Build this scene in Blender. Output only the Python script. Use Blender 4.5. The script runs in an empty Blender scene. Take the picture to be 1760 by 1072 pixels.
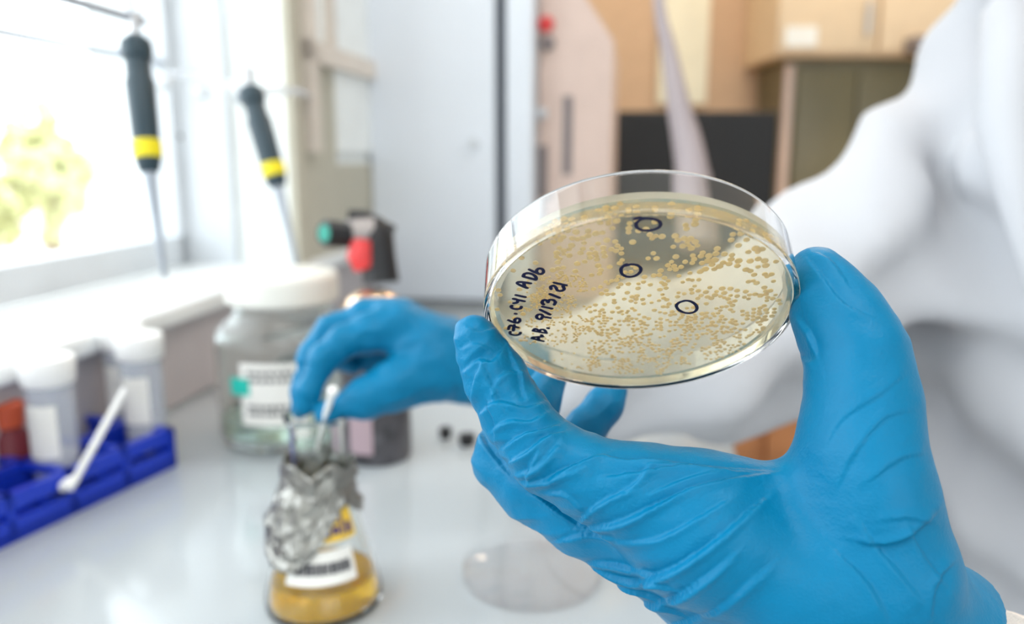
import bpy, bmesh, math, random
import numpy as np
import openvdb
from mathutils import Vector, noise

# ------------------------------------------------------------------ camera, world, lights
PITCH = math.radians(11.0)
FPX = 1369.0
CAMZ = 1.17
BENCH = 0.90
scn = bpy.context.scene
C = scn.collection
cam_d = bpy.data.cameras.new('camera')
cam = bpy.data.objects.new('camera', cam_d); C.objects.link(cam)
cam.location = (0, 0, CAMZ)
cam.rotation_euler = (math.radians(90) - PITCH, 0, 0)
cam_d.sensor_width = 36.0; cam_d.sensor_fit = 'HORIZONTAL'
cam_d.lens = 36.0 * FPX / 1760.0
cam_d.clip_start = 0.01; cam_d.clip_end = 200
cam_d.dof.use_dof = True
cam_d.dof.focus_distance = 0.224
cam_d.dof.aperture_fstop = 6.5
scn.camera = cam

scn.view_settings.view_transform = 'Standard'
scn.view_settings.look = 'None'
scn.view_settings.gamma = 1.0
scn.view_settings.use_curve_mapping = False
scn.view_settings.exposure = 0.32
scn.cycles.use_denoising = True
scn.cycles.max_bounces = 16
scn.cycles.transmission_bounces = 14
scn.cycles.glossy_bounces = 5
scn.cycles.diffuse_bounces = 4
scn.cycles.transparent_max_bounces = 12
scn.cycles.sample_clamp_indirect = 6.0

w = bpy.data.worlds.new('world'); scn.world = w
w.use_nodes = True
wn = w.node_tree.nodes; wl = w.node_tree.links
wn.clear()
wo = wn.new('ShaderNodeOutputWorld'); wb = wn.new('ShaderNodeBackground')
tc = wn.new('ShaderNodeTexCoord'); sx = wn.new('ShaderNodeSeparateXYZ'); cr = wn.new('ShaderNodeValToRGB')
cr.color_ramp.elements[0].position = 0.35; cr.color_ramp.elements[0].color = (0.62, 0.58, 0.54, 1)
cr.color_ramp.elements[1].position = 0.62; cr.color_ramp.elements[1].color = (0.86, 0.95, 1.0, 1)
mr = wn.new('ShaderNodeMapRange'); mr.inputs[1].default_value = -1; mr.inputs[2].default_value = 1
wl.new(tc.outputs['Generated'], sx.inputs[0]); wl.new(sx.outputs['Z'], mr.inputs[0]); wl.new(mr.outputs[0], cr.inputs[0])
wl.new(cr.outputs[0], wb.inputs[0]); wl.new(wb.outputs[0], wo.inputs[0])
wb.inputs[1].default_value = 4.0

def area(name, loc, size, energy, col, aim=(0, 0, -1)):
    d = bpy.data.lights.new(name, 'AREA'); o = bpy.data.objects.new(name, d); C.objects.link(o)
    d.shape = 'RECTANGLE'; d.size, d.size_y = size; d.energy = energy; d.color = col
    o.location = loc; o.rotation_euler = Vector(aim).to_track_quat('-Z', 'Y').to_euler()
    return o
# warm ceiling lamp of the room, then two added fill lamps
area('ceiling_lamp_warm', (1.1, 2.35, 2.62), (1.2, 0.3), 17, (1.0, 0.80, 0.58))
area('added_fill_front', (0.3, -0.5, 2.62), (1.6, 0.5), 13, (1.0, 0.98, 0.96))  # added near-white lamp, unseen, raises the ambient fill
area('added_fill_middle', (0.45, 1.0, 2.62), (1.2, 0.3), 7, (0.96, 0.98, 1.0))  # added, unseen, to bring more light to the incubator end
# sampling portal for the daylight coming through the long window
def Wp(s, t, z): return (-0.509 + 0.156 * s - 0.988 * t, 0.988 * s + 0.156 * t, z)
po = area('window_portal', Wp(-0.7, 0.13, 1.64), (4.1, 1.3), 1, (1, 1, 1), (0.988, -0.156, 0))
po.data.cycles.is_portal = True
po2 = area('window_portal', (1.6, -2.69, 1.7), (2.7, 1.2), 1, (1, 1, 1), (0, 1, 0))  # sampling portal for the added window behind the camera
po2.data.cycles.is_portal = True

# ------------------------------------------------------------------ helpers
CA, SA = math.cos(PITCH), math.sin(PITCH)
def P(px, py, d):
    """point seen at pixel (px, py), d metres along the view axis"""
    r = (px - 880) * d / FPX; u = (536 - py) * d / FPX
    return np.array([r, d * CA + u * SA, CAMZ - d * SA + u * CA])
def B(px, py, z=BENCH):
    a = P(px, py, 1.0); o = np.array([0, 0, CAMZ]); t = (z - CAMZ) / (a[2] - CAMZ)
    return o + (a - o) * t
def W(s, t, z):
    """window wall frame: s along the wall, t outwards, z up"""
    return np.array([-0.509 + 0.156 * s - 0.988 * t, 0.988 * s + 0.156 * t, z])
def to_px(v):
    v = np.asarray(v, dtype=float); x = v[..., 0]; y = v[..., 1]; z = v[..., 2] - CAMZ
    d = y * CA - z * SA; u = y * SA + z * CA
    return 880 + x / d * FPX, 536 - u / d * FPX, d

def mat(name, col, rough=0.5, metal=0.0, trans=0.0, ior=1.45, spec=0.5, var=0.04, scale=20, bump=0.0, bscale=200,
        sss=0.0, emit=None, estr=0.0, coat=0.0, sheen=0.0):
    m = bpy.data.materials.new(name); m.use_nodes = True
    n = m.node_tree.nodes; l = m.node_tree.links; b = n['Principled BSDF']
    b.inputs['Roughness'].default_value = rough; b.inputs['Metallic'].default_value = metal
    b.inputs['Transmission Weight'].default_value = trans; b.inputs['IOR'].default_value = ior
    b.inputs['Specular IOR Level'].default_value = spec
    b.inputs['Coat Weight'].default_value = coat; b.inputs['Sheen Weight'].default_value = sheen
    if sss:
        b.inputs['Subsurface Weight'].default_value = sss
        b.inputs['Subsurface Radius'].default_value = (0.004, 0.003, 0.002); b.inputs['Subsurface Scale'].default_value = 1.0
    co = n.new('ShaderNodeTexCoord')
    if var > 0:
        nz = n.new('ShaderNodeTexNoise'); nz.inputs['Scale'].default_value = scale; nz.inputs['Detail'].default_value = 4
        rp = n.new('ShaderNodeValToRGB')
        c0 = [max(0, c * (1 - var)) for c in col[:3]]; c1 = [min(1, c * (1 + var)) for c in col[:3]]
        rp.color_ramp.elements[0].position = 0.3; rp.color_ramp.elements[1].position = 0.7
        rp.color_ramp.elements[0].color = (*c0, 1); rp.color_ramp.elements[1].color = (*c1, 1)
        l.new(co.outputs['Object'], nz.inputs['Vector']); l.new(nz.outputs['Fac'], rp.inputs[0])
        l.new(rp.outputs[0], b.inputs['Base Color'])
    else:
        b.inputs['Base Color'].default_value = (*col[:3], 1)
    if bump > 0:
        nb = n.new('ShaderNodeTexNoise'); nb.inputs['Scale'].default_value = bscale; nb.inputs['Detail'].default_value = 3
        bp = n.new('ShaderNodeBump'); bp.inputs['Strength'].default_value = bump; bp.inputs['Distance'].default_value = 0.0004
        l.new(co.outputs['Object'], nb.inputs['Vector']); l.new(nb.outputs['Fac'], bp.inputs['Height']); l.new(bp.outputs[0], b.inputs['Normal'])
    if emit:
        b.inputs['Emission Color'].default_value = (*emit, 1); b.inputs['Emission Strength'].default_value = estr
    return m

class MB:
    """collects verts / faces of ONE mesh"""
    def __init__(self): self.v = []; self.f = []
    def add(self, v, f):
        n = len(self.v); self.v += [tuple(map(float, p)) for p in v]; self.f += [tuple(i + n for i in q) for q in f]; return self
    def box(self, lo, hi, fr=None, bev=0.0):
        x0, y0, z0 = lo; x1, y1, z1 = hi
        if bev > 0:
            bm = bmesh.new(); bmesh.ops.create_cube(bm, size=1)
            for q in bm.verts: q.co = Vector(((x0 + x1) / 2 + q.co.x * (x1 - x0), (y0 + y1) / 2 + q.co.y * (y1 - y0), (z0 + z1) / 2 + q.co.z * (z1 - z0)))
            bmesh.ops.bevel(bm, geom=list(bm.edges), offset=bev, segments=3, affect='EDGES', profile=0.5)
            bm.verts.ensure_lookup_table(); bm.verts.index_update()
            v = [tuple(q.co) for q in bm.verts]; f = [tuple(q.index for q in fc.verts) for fc in bm.faces]; bm.free()
        else:
            v = [(x0, y0, z0), (x1, y0, z0), (x1, y1, z0), (x0, y1, z0), (x0, y0, z1), (x1, y0, z1), (x1, y1, z1), (x0, y1, z1)]
            f = [(0, 3, 2, 1), (4, 5, 6, 7), (0, 1, 5, 4), (1, 2, 6, 5), (2, 3, 7, 6), (3, 0, 4, 7)]
        if fr: v = [fr(*p) for p in v]
        return self.add(v, f)
    def lathe(self, prof, seg=48, c=(0, 0, 0), closed=False, M=None):
        v = []; f = []; n = len(prof)
        for i in range(seg):
            a = 2 * math.pi * i / seg
            for r, z in prof: v.append(np.array([r * math.cos(a), r * math.sin(a), z]))
        if M is not None: v = [M @ p for p in v]
        v = [p + np.array(c) for p in v]
        for i in range(seg):
            j = (i + 1) % seg
            for k in range(n if closed else n - 1):
                k2 = (k + 1) % n; f.append((i * n + k, j * n + k, j * n + k2, i * n + k2))
        if not closed:
            if prof[0][0] > 1e-6: f.append(tuple(i * n for i in range(seg))[::-1])
            if prof[-1][0] > 1e-6: f.append(tuple(i * n + n - 1 for i in range(seg)))
        return self.add(v, f)
    def tube(self, pts, rad, seg=16, cap=True, flat=None):
        pts = [np.array(p, float) for p in pts]; n = len(pts)
        rad = [rad] * n if np.isscalar(rad) else rad
        T = [pts[min(i + 1, n - 1)] - pts[max(i - 1, 0)] for i in range(n)]; T = [t / (np.linalg.norm(t) + 1e-12) for t in T]
        up = np.array([0, 0, 1.0]) if abs(T[0][2]) < 0.9 else np.array([1.0, 0, 0])
        if flat is not None: up = np.array(flat, float)
        v = []; f = []
        for p, t, r in zip(pts, T, rad):
            a = np.cross(t, up); a /= np.linalg.norm(a) + 1e-12; b = np.cross(a, t)
            if flat is None: up = b
            for k in range(seg):
                th = 2 * math.pi * k / seg
                v.append(p + r * (math.cos(th) * a + (math.sin(th) * b) * (0.16 if flat is not None else 1)))
        for i in range(n - 1):
            for k in range(seg):
                k2 = (k + 1) % seg; f.append((i * seg + k, i * seg + k2, (i + 1) * seg + k2, (i + 1) * seg + k))
        if cap: f.append(tuple(range(seg))[::-1]); f.append(tuple((n - 1) * seg + k for k in range(seg)))
        return self.add(v, f)
    def build(self, name, m, parent=None, off=None, smooth=True, angle=35):
        me = bpy.data.meshes.new(name)
        v = self.v
        if off is not None: v = [(p[0] - off[0], p[1] - off[1], p[2] - off[2]) for p in v]
        me.from_pydata(v, [], self.f); me.materials.append(m)
        bm = bmesh.new(); bm.from_mesh(me); bmesh.ops.recalc_face_normals(bm, faces=bm.faces); bm.to_mesh(me); bm.free()
        if smooth: me.shade_smooth(); me.set_sharp_from_angle(angle=math.radians(angle))
        o = bpy.data.objects.new(name, me); C.objects.link(o)
        if parent: o.parent = parent
        return o

def rawmesh(name, v, f, m, parent=None, off=(0, 0, 0)):
    me = bpy.data.meshes.new(name)
    v = np.asarray(v, dtype=np.float32) - np.array(off, dtype=np.float32)
    f = np.asarray(f, dtype=np.int32)
    me.vertices.add(len(v)); me.vertices.foreach_set('co', v.ravel())
    me.loops.add(f.size); me.loops.foreach_set('vertex_index', f.ravel())
    me.polygons.add(len(f)); me.polygons.foreach_set('loop_start', np.arange(0, f.size, 4, dtype=np.int32))
    me.update(calc_edges=True); me.validate(); me.materials.append(m); me.shade_smooth()
    o = bpy.data.objects.new(name, me); C.objects.link(o)
    if parent: o.parent = parent
    return o
def tag(o, label=None, cat=None, group=None, kind=None):
    if label: o['label'] = label
    if cat: o['category'] = cat
    if group: o['group'] = group
    if kind: o['kind'] = kind
    return o
def thing(name, label, cat, loc=(0, 0, 0), group=None, rz=0):
    o = bpy.data.objects.new(name, None); C.objects.link(o); o.location = tuple(map(float, loc)); o.rotation_euler = (0, 0, rz)
    o.empty_display_size = 0.02
    return tag(o, label, cat, group)
def struct(name, mb, m, parent=None, **k):
    o = mb.build(name, m, parent, **k)
    if parent is None: o['kind'] = 'structure'
    return o
def copy_tree(o, parent=None):
    c = o.copy(); C.objects.link(c)
    if parent: c.parent = parent
    for ch in [q for q in list(C.objects) if q.parent == o]: copy_tree(ch, c)
    return c

# ---- signed distance modelling
def smin(a, b, k):
    h = np.clip(0.5 + 0.5 * (b - a) / k, 0, 1)
    return b + (a - b) * h - k * h * (1 - h)
def cone(p, a, b, ra, rb):
    a = np.asarray(a, np.float32); b = np.asarray(b, np.float32); ba = b - a
    pa = p - a; h = np.clip((pa @ ba) / float(ba @ ba), 0, 1)
    q = pa - h[..., None] * ba
    return np.sqrt((q * q).sum(-1)) - (ra + (rb - ra) * h)
def ell(p, c, R, M=None):
    q = p - np.asarray(c, np.float32)
    if M is not None: q = q @ np.asarray(M, np.float32)
    R = np.asarray(R, np.float32)
    k0 = np.sqrt(((q / R) ** 2).sum(-1)); k1 = np.sqrt(((q / (R * R)) ** 2).sum(-1))
    return k0 * (k0 - 1) / np.maximum(k1, 1e-6)
def tri(p, a, b, c, r):
    a, b, c = [np.asarray(x, np.float32) for x in (a, b, c)]
    ba, cb, ac = b - a, c - b, a - c; pa, pb, pc = p - a, p - b, p - c; nor = np.cross(ba, ac)
    s = (np.sign(pa @ np.cross(ba, nor)) + np.sign(pb @ np.cross(cb, nor)) + np.sign(pc @ np.cross(ac, nor))) < 2
    def e(d, q):
        t = np.clip((q @ d) / float(d @ d), 0, 1); z = t[..., None] * d - q; return (z * z).sum(-1)
    dd = np.where(s, np.minimum(np.minimum(e(ba, pa), e(cb, pb)), e(ac, pc)), (pa @ nor) ** 2 / float(nor @ nor))
    return np.sqrt(dd) - r
def sdf_mesh(fn, lo, hi, vox):
    lo = np.array(lo, float); hi = np.array(hi, float)
    n = np.ceil((hi - lo) / vox).astype(int) + 1
    out = np.empty(tuple(n), np.float32)
    ys = (lo[1] + vox * np.arange(n[1])).astype(np.float32); zs = (lo[2] + vox * np.arange(n[2])).astype(np.float32)
    step = max(1, int(1.0e6 // (n[1] * n[2])))
    for i in range(0, n[0], step):
        xs = (lo[0] + vox * np.arange(i, min(n[0], i + step))).astype(np.float32)
        g = np.stack(np.meshgrid(xs, ys, zs, indexing='ij'), -1)
        out[i:i + step] = fn(g)
    out = np.clip(out, -4 * vox, 4 * vox)
    g = openvdb.FloatGrid(float(4 * vox)); g.copyFromArray(out)
    pts, quads = g.convertToQuads(isovalue=0.0)
    return np.array(pts, np.float64) * vox + lo, np.array(quads)
def subdivide(v, f):
    n = len(v); e = np.concatenate([f[:, [k, (k + 1) % 4]] for k in range(4)]); e = np.sort(e, axis=1)
    key = e[:, 0].astype(np.int64) * n + e[:, 1]; u, inv = np.unique(key, return_inverse=True)
    ev = (v[u // n] + v[u % n]) / 2; fc = v[f].mean(1); F = len(f); inv = inv.reshape(4, F) + n; c = n + len(u) + np.arange(F)
    nf_ = np.concatenate([np.stack([f[:, k], inv[k], c, inv[(k - 1) % 4]], 1) for k in range(4)])
    return np.concatenate([v, ev, fc]), nf_
def vnormals(v, f):
    a = v[f[:, 2]] - v[f[:, 0]]; b = v[f[:, 3]] - v[f[:, 1]]; fn = np.cross(a, b)
    n = np.zeros_like(v)
    for k in range(4): np.add.at(n, f[:, k], fn)
    return n / (np.linalg.norm(n, axis=1, keepdims=True) + 1e-12)
def relax(v, f, it=2):
    for _ in range(it):
        s = np.zeros_like(v); c = np.zeros(len(v))
        for k in range(4):
            np.add.at(s, f[:, k], v[f[:, (k + 1) % 4]]); np.add.at(c, f[:, k], 1)
            np.add.at(s, f[:, k], v[f[:, (k - 1) % 4]]); np.add.at(c, f[:, k], 1)
        v = 0.5 * v + 0.5 * s / c[:, None]
    return v
def nz(v, sc, seed=0.0):
    return np.array([noise.noise((a * sc[0] + seed, b * sc[1] + seed, c * sc[2] - seed)) for a, b, c in v])
def poly_dist(x, y, pts):
    """signed distance (px) of points to a polyline, and position along it 0..1"""
    best = np.full(len(x), 1e9); sg = np.zeros(len(x)); al = np.zeros(len(x)); n = len(pts) - 1
    for i in range(n):
        (x0, y0), (x1, y1) = pts[i], pts[i + 1]; dx, dy = x1 - x0, y1 - y0; L = dx * dx + dy * dy
        t = np.clip(((x - x0) * dx + (y - y0) * dy) / L, 0, 1); ex = x - x0 - t * dx; ey = y - y0 - t * dy
        d = np.hypot(ex, ey); m = d < best; best[m] = d[m]
        sg[m] = np.sign(ex * dy - ey * dx)[m]; al[m] = ((i + t) / n)[m]
    return best * sg, al
def smooth_line(pts, sub=5):
    pts = [np.array(p, float) for p in pts]
    if len(pts) < 3: return [tuple(p) for p in pts]
    out = []; n = len(pts)
    for i in range(n - 1):
        p0, p1, p2, p3 = pts[max(i - 1, 0)], pts[i], pts[i + 1], pts[min(i + 2, n - 1)]
        for k in range(sub):
            t = k / sub
            out.append(tuple(0.5 * ((2 * p1) + (-p0 + p2) * t + (2 * p0 - 5 * p1 + 4 * p2 - p3) * t * t + (-p0 + 3 * p1 - 3 * p2 + p3) * t ** 3)))
    out.append(tuple(pts[-1])); return out

rnd = random.Random(5)
def printed(name, a, ma, b, mb_, parent):
    n = len(a.f); m = MB(); m.add(a.v, a.f); m.add(b.v, b.f); o = m.build(name, ma, parent); o.data.materials.append(mb_)
    for p in o.data.polygons[n:]: p.material_index = 1
    return o

# ------------------------------------------------------------------ materials
M = {}
M['wall'] = mat('wall_paint', (0.86, 0.885, 0.87), 0.7)
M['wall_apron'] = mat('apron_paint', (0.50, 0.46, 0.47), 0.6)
M['back'] = mat('warm_wall_paint', (0.66, 0.47, 0.32), 0.8)
M['sill'] = mat('sill_white', (0.86, 0.88, 0.88), 0.35)
M['frame'] = mat('window_frame_paint', (0.66, 0.69, 0.72), 0.4)
M['bench'] = mat('bench_laminate', (0.46, 0.495, 0.515), 0.13, scale=3, var=0.03, spec=0.5)
M['floor'] = mat('floor_vinyl', (0.50, 0.48, 0.45), 0.5)
M['ceiling'] = mat('ceiling_paint', (0.80, 0.80, 0.78), 0.8)
M['taupe'] = mat('taupe_paint', (0.50, 0.47, 0.38), 0.6)
M['wood_pink'] = mat('stained_wood', (0.72, 0.64, 0.56), 0.5, scale=9, var=0.12)
M['white_pane'] = mat('white_panel', (0.86, 0.88, 0.86), 0.3)
M['freezer'] = mat('pale_enamel', (0.78, 0.82, 0.88), 0.28, scale=4, var=0.03)
M['gasket'] = mat('dark_rubber_gasket', (0.12, 0.13, 0.15), 0.6)
M['inst'] = mat('pinkish_enamel', (0.70, 0.54, 0.47), 0.5)
M['slot'] = mat('slot_grey', (0.22, 0.19, 0.19), 0.6)
M['red'] = mat('red_plastic', (0.75, 0.06, 0.06), 0.4)
M['black'] = mat('black_plastic', (0.012, 0.012, 0.014), 0.4)
M['monitor'] = mat('monitor_black', (0.010, 0.010, 0.012), 0.5)
M['cream'] = mat('cream_cabinet', (0.83, 0.66, 0.46), 0.5)
M['olive'] = mat('olive_glass_door', (0.17, 0.15, 0.085), 0.35, scale=3, var=0.15)
M['orange_wood'] = mat('orange_wood', (0.55, 0.24, 0.10), 0.45, scale=8, var=0.18)
M['steel'] = mat('brushed_steel', (0.62, 0.62, 0.64), 0.28, metal=1.0)
M['barrel'] = mat('dull_metal', (0.36, 0.33, 0.32), 0.45, metal=0.8)
M['gold'] = mat('brass_finish', (0.86, 0.62, 0.42), 0.22, metal=1.0)
M['handle'] = mat('dark_teal_plastic', (0.022, 0.045, 0.060), 0.38)
M['yellow'] = mat('yellow_band', (0.80, 0.66, 0.01), 0.4)
M['probe'] = mat('probe_grey_plastic', (0.42, 0.46, 0.52), 0.3)
M['clear'] = mat('clear_acrylic', (0.93, 0.94, 0.97), 0.12, trans=0.8, ior=1.2, var=0.0)
M['glass'] = mat('clear_glass', (0.97, 0.99, 0.98), 0.02, trans=1.0, ior=1.45, var=0.0)
M['jarglass'] = mat('jar_glass', (0.93, 0.975, 0.96), 0.03, trans=1.0, ior=1.3, var=0.0)
M['pane'] = mat('window_glass', (1, 1, 1), 0.0, trans=1.0, ior=1.02, var=0.0)
M['tubeplastic'] = mat('tube_plastic', (0.90, 0.93, 0.98), 0.15, trans=0.75, ior=1.15, var=0.0)
M['capwhite'] = mat('white_cap_plastic', (0.88, 0.87, 0.85), 0.4)
M['jarlid'] = mat('cream_lid_plastic', (0.80, 0.79, 0.73), 0.4)
M['paper'] = mat('label_paper', (0.84, 0.82, 0.77), 0.7)
M['ink'] = mat('print_ink', (0.05, 0.05, 0.06), 0.6)
M['teal'] = mat('teal_print', (0.02, 0.52, 0.42), 0.5)
M['blue'] = mat('blue_rack_plastic', (0.008, 0.040, 0.50), 0.3)
M['orange'] = mat('orange_red_plastic', (0.60, 0.10, 0.04), 0.5)
M['darkred'] = mat('dark_red_plastic', (0.17, 0.02, 0.03), 0.5)
M['media'] = mat('yellow_culture_broth', (1.0, 0.60, 0.02), 0.05, trans=0.5, ior=1.33, var=0.0)
M['tape_y'] = mat('yellow_tape', (0.85, 0.55, 0.06), 0.6)
M['tape_ink'] = mat('violet_marker_ink', (0.05, 0.03, 0.16), 0.6)
M['tubecontents'] = mat('tube_powder', (0.80, 0.74, 0.72), 0.8)
M['cartridge'] = mat('dark_grey_cartridge', (0.085, 0.080, 0.088), 0.35, scale=60, var=0.5)
M['pinkprint'] = mat('pale_pink_print', (0.45, 0.33, 0.36), 0.5)
M['nozzle_green'] = mat('green_nozzle_core', (0.02, 0.32, 0.24), 0.4)
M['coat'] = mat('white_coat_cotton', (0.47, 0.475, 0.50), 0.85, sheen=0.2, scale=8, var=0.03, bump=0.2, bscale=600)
M['cuff'] = mat('cream_cuff_cotton', (0.80, 0.70, 0.62), 0.9, sheen=0.2, bump=0.8, bscale=1500)
M['skin'] = mat('skin', (0.62, 0.38, 0.27), 0.5, sss=0.1)
M['hair'] = mat('dark_hair', (0.05, 0.03, 0.02), 0.6)
M['hose'] = mat('grey_hose_plastic', (0.40, 0.34, 0.35), 0.4)
M['leaf'] = mat('yellow_green_leaves', (0.46, 0.46, 0.22), 0.7, scale=2, var=0.25)
M['leafw'] = mat('tree_bark', (0.25, 0.18, 0.12), 0.8)
M['ground'] = mat('pale_pavement', (0.62, 0.60, 0.57), 0.9)
M['pinkhouse'] = mat('pale_pink_render', (0.80, 0.66, 0.62), 0.8)
M['colony'] = None
M['plate_ink'] = mat('blue_black_marker', (0.010, 0.006, 0.035), 0.45)
M['plast'] = mat('clear_polystyrene', (0.985, 0.985, 0.97), 0.01, trans=1.0, ior=1.5, var=0.0)

def glove_mat():
    m = mat('blue_nitrile', (0.0, 0.162, 0.325), 0.40, spec=0.22, var=0.06, scale=30, bump=0.35, bscale=1100)
    n = m.node_tree.nodes; l = m.node_tree.links
    vor = n.new('ShaderNodeTexNoise'); vor.inputs['Scale'].default_value = 90; vor.inputs['Detail'].default_value = 5; vor.inputs['Distortion'].default_value = 1.2
    b2 = n.new('ShaderNodeBump'); b2.inputs['Strength'].default_value = 0.15; b2.inputs['Distance'].default_value = 0.0012
    b1 = [q for q in n if q.type == 'BUMP' and q != b2][0]
    co = [q for q in n if q.type == 'TEX_COORD'][0]
    l.new(co.outputs['Object'], vor.inputs['Vector']); l.new(vor.outputs['Fac'], b2.inputs['Height']); l.new(b2.outputs[0], b1.inputs['Normal'])
    return m
M['glove'] = glove_mat()
def mix_mat(name, c_dif, c_tr, w_tr, glass=None, gcol=(1, 1, 1), ior=1.34):
    m = bpy.data.materials.new(name); m.use_nodes = True; n = m.node_tree.nodes; l = m.node_tree.links
    n.clear(); o = n.new('ShaderNodeOutputMaterial'); d = n.new('ShaderNodeBsdfDiffuse'); t = n.new('ShaderNodeBsdfTranslucent')
    nt = n.new('ShaderNodeTexNoise'); nt.inputs['Scale'].default_value = 300
    rp = n.new('ShaderNodeValToRGB'); rp.color_ramp.elements[0].color = (*[c * 0.92 for c in c_dif], 1); rp.color_ramp.elements[1].color = (*c_dif, 1)
    l.new(nt.outputs['Fac'], rp.inputs[0]); l.new(rp.outputs[0], d.inputs[0])
    t.inputs[0].default_value = (*c_tr, 1)
    mx = n.new('ShaderNodeMixShader'); mx.inputs[0].default_value = w_tr; l.new(d.outputs[0], mx.inputs[1]); l.new(t.outputs[0], mx.inputs[2])
    last = mx
    if glass is not None:
        g = n.new('ShaderNodeBsdfGlass'); g.inputs['Color'].default_value = (*gcol, 1); g.inputs['IOR'].default_value = ior; g.inputs['Roughness'].default_value = 0.02
        m2 = n.new('ShaderNodeMixShader'); m2.inputs[0].default_value = glass; l.new(mx.outputs[0], m2.inputs[1]); l.new(g.outputs[0], m2.inputs[2]); last = m2
    l.new(last.outputs[0], o.inputs[0]); return m
M['colony'] = mix_mat('cream_colony', (0.97, 0.88, 0.60), (1.0, 0.89, 0.64), 0.75)
def thin_mat():
    m = bpy.data.materials.new('thin_clear_plastic'); m.use_nodes = True; n = m.node_tree.nodes; l = m.node_tree.links; n.clear()
    o = n.new('ShaderNodeOutputMaterial'); t = n.new('ShaderNodeBsdfTransparent'); g = n.new('ShaderNodeBsdfGlossy'); x = n.new('ShaderNodeMixShader'); lw = n.new('ShaderNodeLayerWeight'); pw = n.new('ShaderNodeMath'); f = n.new('ShaderNodeMath')
    t.inputs[0].default_value = (.99, .99, .993, 1); g.inputs['Roughness'].default_value = .05; lw.inputs[0].default_value = .5; pw.operation = 'POWER'; pw.inputs[1].default_value = 4.0; f.operation = 'MULTIPLY_ADD'; f.inputs[1].default_value = .85; f.inputs[2].default_value = .04
    l.new(lw.outputs['Facing'], pw.inputs[0]); l.new(pw.outputs[0], f.inputs[0])
    l.new(f.outputs[0], x.inputs[0]); l.new(t.outputs[0], x.inputs[1]); l.new(g.outputs[0], x.inputs[2]); l.new(x.outputs[0], o.inputs[0]); return m
M['thin'] = thin_mat()
M['pane'] = M['thin']
M['agar'] = mix_mat('yellow_agar', (0.95, 0.84, 0.60), (1.0, 0.90, 0.66), 0.65, glass=0.86, gcol=(1.0, 0.955, 0.84))

# ------------------------------------------------------------------ structure
def fr(s, t, z): return W(s, t, z)
WS0, WS1, WT, SILL = -2.7, 1.187, 0.16, 1.014
wl_ = MB()
wl_.box((-3.2, 0, 0.0), (4.2, 0.3, SILL - 0.02), fr)
wl_.box((-3.2, 0, 2.25), (4.2, 0.3, 2.75), fr)
wl_.box((WS1, 0, SILL - 0.02), (4.2, 0.3, 2.25), fr)
wl_.box((-3.2, 0, SILL - 0.02), (WS0, 0.3, 2.25), fr)
struct('wall_left', wl_, M['wall'], smooth=False)
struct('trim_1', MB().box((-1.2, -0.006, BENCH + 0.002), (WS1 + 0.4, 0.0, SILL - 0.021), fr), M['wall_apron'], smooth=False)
struct('trim_2', MB().box((WS0, -0.02, SILL - 0.02), (WS1 + 0.36, WT, SILL), fr, bev=0.004), M['sill'])
struct('trim_3', MB().box((WS1 - 0.001, -0.012, SILL), (WS1 + 0.035, 0.0, 2.25), fr), M['taupe'], smooth=False)
# window 1
wf = MB(); g0, g1 = SILL, SILL + 0.042
wf.box((WS0, WT, g0), (WS1, WT + 0.05, g1), fr); wf.box((WS0, WT, 2.19), (WS1, WT + 0.05, 2.25), fr)
wf.box((WS1 - 0.03, WT, g0), (WS1, WT + 0.05, 2.25), fr); wf.box((WS0, WT, g0), (WS0 + 0.06, WT + 0.05, 2.25), fr)
wf.box((WS1 - 0.012, WT - 0.075, g0), (WS1 - .0005, WT, 2.25), fr)
wf.box((-0.5, WT, g0), (-0.44, WT + 0.05, 2.25), fr)
win = struct('window_1', wf, M['frame'], smooth=False)
o = MB().box((WS0 + 0.05, WT + 0.02, g0 + 0.02), (WS1 - 0.025, WT + 0.024, 2.2), fr).build('pane', M['pane'], win, smooth=False)
zb = P(0, 75, 0.93)[2]
o = MB().box((WS0 + 0.05, WT + 0.004, zb - 0.004), (WS1 - 0.025, WT + 0.016, zb + 0.004), fr).build('glazing_bar', M['probe'], win, smooth=False)
kn = MB()
kp = P(305, 233, 1.17); kn.lathe([(0, 0), (0.011, 0), (0.013, 0.004), (0.013, 0.012), (0.009, 0.018), (0, 0.018)], 24, kp, M=np.array([[0, 0, .988], [1, 0, 0], [0, 1, -.156]]))
kn.build('window_latch', M['black'], win)
# window 2, wooden frame with white blinds panes, lower taupe panel
w2 = MB(); a0, a1 = WS1 + 0.05, WS1 + 0.62; z_l = P(560, 262, 1.4)[2]; z_m = P(570, 118, 1.4)[2]
w2.box((a0, -0.02, z_m - 0.012), (a1, 0.0, z_m + 0.018), fr)
w2.box((a0, -0.02, 2.1), (a1, 0.0, 2.16), fr); w2.box((a0, -0.02, z_l), (a0 + 0.03, 0.0, 2.16), fr); w2.box((a1 - 0.03, -0.02, z_l), (a1, 0.0, 2.16), fr)
w2.box((a0 + 0.09, -0.018, z_m), (a0 + 0.115, 0.0, 2.1), fr)
win2 = struct('window_2', w2, M['wood_pink'], smooth=False)
MB().box((a0 + 0.13, -0.008, z_l), (a1 - 0.03, -0.003, z_m), fr).build('blind', M['white_pane'], win2, smooth=False)
MB().box((a0 + 0.03, -0.008, z_m), (a1 - 0.03, -0.003, 2.1), fr).build('blind', M['white_pane'], win2, smooth=False)
struct('trim_4', MB().box((WS1 + 0.035, -0.004, SILL), (a1, 0.0, z_l - 0.02), fr), M['taupe'], smooth=False)
struct('trim_5', MB().box((WS1 + 0.035, -0.0035, z_l - 0.02), (a0 + 0.13, 0.0, 2.2), fr), M['taupe'], smooth=False)

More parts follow.
